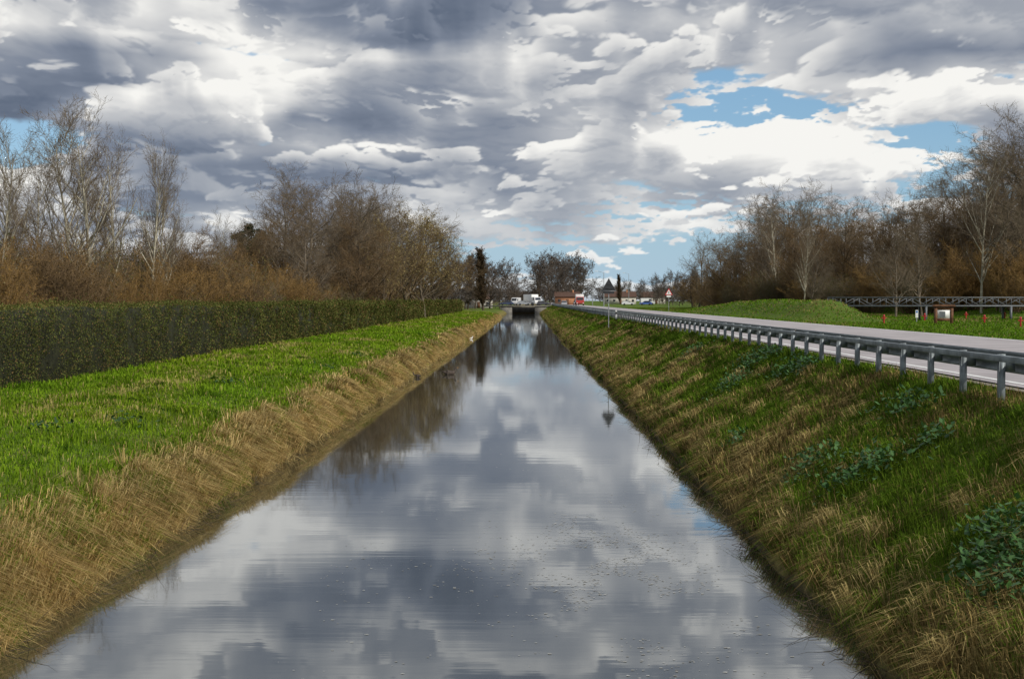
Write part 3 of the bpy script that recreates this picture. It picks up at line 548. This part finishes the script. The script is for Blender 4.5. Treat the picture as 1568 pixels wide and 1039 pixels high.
bm=np.array([
[.5,.4,.5,.6,.5,.4,.3,.3,.3,.3,.4,.5,.6,.5,.6,.6],
[.5,.6,.7,.4,.3,.3,.25,.3,.4,.4,.4,.5,.6,.6,.6,.6],
[.4,.4,.6,.4,.25,.25,.3,.35,.75,.75,.5,.4,.5,.7,.7,.7],
[.35,.4,.4,.35,.30,.15,.10,.20,.4,.45,.4,.4,.4,.6,.6,.6],
[.45,.60,.55,.55,.40,.05,.00,.15,.45,.50,.45,.50,.50,.65,.80,.85],
[.65,.85,.70,.80,.70,.05,-.05,.40,.40,.45,.50,.60,.55,.40,.65,.75],
[.35,.15,.20,.60,1.0,.60,.65,.95,.40,.45,.55,.60,.35,.20,.20,.40],
[.20,.15,.40,.90,.60,.35,.40,1.0,.50,.60,.45,.55,.50,.70,.95,.85],
[.05,.90,1.0,1.0,.15,.15,.35,.40,.80,.75,.45,.60,.60,.80,1.0,.80],
[.30,.35,.50,.55,.50,.75,.40,.45,.65,.75,.95,.95,1.0,.85,.60,.50],
[.40,.15,.05,.00,.00,.05,.20,.30,.70,.80,.80,.90,.95,.95,.50,.40],
[.90,.25,.10,.15,.05,.10,.30,.30,.50,.60,.60,.55,.60,.60,.50,.50],
[.50,.25,.25,.90,.35,.30,.75,.75,.45,.50,.60,.70,.55,.60,.60,.60],
[.40,.40,.40,.50,.50,.50,.60,.60,.55,.60,.60,.55,.55,.50,.60,.60],
[.50,.50,.50,.50,.50,.60,.60,.60,.60,.60,.60,.60,.60,.60,.60,.60],
[.60]*16])
gm_=np.zeros_like(bm)
def G(y,x,v): gm_[rows.index(y),x]=v
for a in [(180,10,.8),(180,11,1.2),(180,12,1.3),(180,13,.4),(220,13,1.1),(220,14,1.3),(260,14,1.2),(260,15,.5),(300,14,1.0),(300,15,.9),(300,11,.4),(300,12,.6),(300,13,.6),(140,15,.9),(140,10,.5),(140,11,.4),(100,15,.4),(100,14,.2),(220,0,1.3),(180,0,.5),(260,0,.7),(260,1,.3),(220,12,.2),
          (340,8,1.0),(340,9,1.0),(340,10,.5),(340,11,.9),(340,12,1.),(340,13,1.),(380,7,.8),(380,8,1.1),(380,9,.8),(380,10,1.1),(380,11,1.1),(380,6,.8),(420,6,.7),(420,7,.7),(420,8,.8),(420,9,.9),(420,10,.9),(420,11,.9),(340,7,.5),(380,3,.6),(380,4,.6),(340,1,.6),(340,2,.7),(300,2,.3),(300,9,.4),(300,10,.5),(380,5,.6),(380,12,.9),(420,12,.9)]: G(*a)
xw=pf(A*11,E*34,3,4); yw=pf(A*11+40,E*34,9,4)
PXX=VX+np.tan(np.clip(A,-1.2,1.2))*F+xw*62; PYY=HY-np.tan(np.clip(E,0,1.2))*F+yw*23
def look(M):
    fx=np.clip((PXX-50)/100,0,14.999); ry_=np.interp(PYY.ravel(),rows,np.arange(len(rows))).reshape(PYY.shape); ry_=np.clip(ry_,0,len(rows)-1.001)
    i=fx.astype(int); j=ry_.astype(int); u=fx-i; v=ry_-j
    return (M[j,i]*(1-u)+M[j,i+1]*u)*(1-v)+(M[j+1,i]*(1-u)+M[j+1,i+1]*u)*v
Bm=look(bm); Gm=look(gm_)
out=np.clip((np.abs(A)-.36)/.15,0,1)+np.clip((E-.27)/.1,0,1); out=np.clip(out,0,1)
def shiftup(M,dE):
    idx=np.interp(els+dE,els,np.arange(len(els))); i0=np.clip(idx.astype(int),0,len(els)-2); f=(idx-i0)[:,None]
    return M[i0]*(1-f)+M[i0+1]*f
def ss(x,a,b): q=np.clip((x-a)/(b-a),0,1); return q*q*(3-2*q)
s_=ex+.10; U=A/(ex*.40+.145); V0=np.log(s_)*2.75
Bm=Bm*(1-out)+out*(.5+.4*pf(U,V0,99,2)); Gm=Gm*(1-out)+out*.2
rag=pf(A*45,E*110,301,4,.55)*.30
shade=np.zeros_like(A); alpha=np.zeros_like(A)
layers=[(.66,.8,.30,.5),(.42,.85,.46,.65),(.39,1.1,.58,.78),(.36,1.6,.62,.9)]
for k,(thr,fq,pw,ct) in enumerate(layers):
    Uk=U+13.7*k+2; Vk=V0+5.13*k
    w1=pf(Uk*1.5,Vk*1.5,121+k,2)*.14; w2=pf(Uk*1.5+9,Vk*1.5,155+k,2)*.12
    Uw=Uk+w1; Vw=Vk+w2
    D_=thr+pf(Uw*fq,Vw*fq*1.25,31+7*k,3,.5)*.62+(wf(Uw*fq*3.0,Vw*fq*2.7,41+11*k,4,.47)-.63)*pw+pf(Uw*14,Vw*12,71+k,2,.5)*.03
    D_=D_-Gm*(.40+rag)+ (0 if k==0 else (Bm-.5)*.16)
    cl=np.clip(D_-.38,0,.45)
    tau=0
    for q_,w_ in ((.07,.08),(.16,.10),(.3,.16),(.5,.22),(.8,.24),(1.3,.20)): tau=tau+w_*shiftup(cl,dg(q_)*1.0)
    up=shiftup(D_,dg(.12)); bot=ss(up-D_,.0,.05)
    a_=ss(D_,.38,.44+.20*bot)
    T=np.exp(-tau*8.0*ct)
    sk=.19+.88*T-.05*bot
    sk=sk*(.58+.54*Bm)+.54*(Bm-.45)
    shade=shade*(1-a_)+np.clip(sk,0,1.05)*a_; alpha=alpha+(1-alpha)*a_
shade=np.clip(shade/np.maximum(alpha,1e-3),0,1)
stops=np.array([0,.2,.45,.7,1.0]); C=np.array([(.120,.152,.215),(.21,.245,.315),(.39,.415,.46),(.65,.655,.66),(.93,.92,.885)])
col=np.stack([np.interp(shade,stops,C[:,k]) for k in range(3)],-1)
hz=(np.exp(-ex/.03)*.5)[...,None]; col=col*(1-hz)+np.array([.42,.55,.67])*hz
veil=.35+.60*np.exp(-ex/.06); veilc=np.stack([.19+.22*np.exp(-ex/.05),.44+.13*np.exp(-ex/.05),.70+.02*np.exp(-ex/.05)],-1)
al=alpha+(1-alpha)*veil; colo=(col*alpha[...,None]+veilc*((1-alpha)*veil)[...,None])/al[...,None]
fade=(1-ss(E,dg(36),dg(60)))*(1-ss(np.abs(A),dg(80),dg(108)))
al=al*fade
R_=6500.0
P=np.stack([R_*np.cos(E)*np.sin(A),R_*np.cos(E)*np.cos(A),R_*np.sin(E)],-1).reshape(-1,3)
sm_=bpy.data.materials.new('sky_clouds'); sm_.use_nodes=True; t=NT(sm_.node_tree); t.n.remove(t.n['Principled BSDF'])
at=t.node('ShaderNodeAttribute',attribute_name='Col'); em=t.node('ShaderNodeEmission'); t.l.new(at.outputs['Color'],em.inputs[0]); tr=t.node('ShaderNodeBsdfTransparent')
mx=t.node('ShaderNodeMixShader'); t.l.new(at.outputs['Alpha'],mx.inputs[0]); t.l.new(tr.outputs[0],mx.inputs[1]); t.l.new(em.outputs[0],mx.inputs[2]); t.l.new(mx.outputs[0],t.n['Material Output'].inputs[0])
sm_.cycles.emission_sampling='NONE'
obj('sky',new_mesh('sky',P,grid_faces(len(azs),len(els)),[sm_],col=np.concatenate([colo,al[...,None]],-1).reshape(-1,4)))
W=bpy.data.worlds.new("World"); S.world=W; W.use_nodes=True; t=NT(W.node_tree)
for n_ in list(t.n): t.n.remove(n_)
SE,SR=math.radians(38),math.radians(130)
sky=t.node('ShaderNodeTexSky',sky_type='NISHITA'); sky.sun_disc=False; sky.sun_elevation=SE; sky.sun_rotation=SR; sky.ozone_density=3.0; sky.dust_density=.3; sky.air_density=1.0
D=t.node('ShaderNodeTexCoord').outputs['Generated']; nz=t.smooth(t.noise(D,3.0,3,.5),.40,.55)
bg1=t.node('ShaderNodeBackground'); t.l.new(sky.outputs[0],bg1.inputs[0]); bg1.inputs[1].default_value=.10
bg2=t.node('ShaderNodeBackground'); bg2.inputs[0].default_value=(.66,.655,.65,1); bg2.inputs[1].default_value=1.0
sp=t.node('ShaderNodeSeparateXYZ'); t.l.new(D,sp.inputs[0])
fr_=t.m('MULTIPLY',nz,t.smooth(t.m('MULTIPLY',sp.outputs[1],-1.0),-.1,.3))
up_=t.m('MULTIPLY',nz,t.smooth(sp.outputs[2],.6,.9)); 
mx=t.node('ShaderNodeMixShader'); t.l.new(t.m('MAXIMUM',fr_,up_),mx.inputs[0]); t.l.new(bg1.outputs[0],mx.inputs[1]); t.l.new(bg2.outputs[0],mx.inputs[2])
wo=t.node('ShaderNodeOutputWorld'); t.l.new(mx.outputs[0],wo.inputs[0])
sl=bpy.data.lights.new('sun','SUN'); sl.energy=3.3; sl.angle=math.radians(2.5); sl.color=(1,.95,.86); so=bpy.data.objects.new('sun',sl); COL.objects.link(so)
sd=Vector((math.sin(SR)*math.cos(SE),math.cos(SR)*math.cos(SE),math.sin(SE))); so.rotation_euler=(-sd).to_track_quat('-Z','Y').to_euler(); so.location=(0,0,60)
# ------------------------------------------------------------------ camera
cam=bpy.data.cameras.new('camera'); cam.lens=50; cam.sensor_width=36; cam.clip_end=20000; cam.clip_start=.1
co=bpy.data.objects.new('camera',cam); COL.objects.link(co); co.location=(0,0,CH)
co.rotation_euler=(math.pi/2-math.atan(59.5/F),0,math.atan(23/F)); S.camera=co
S.view_settings.view_transform='Standard'; S.view_settings.look='None'; S.view_settings.exposure=0
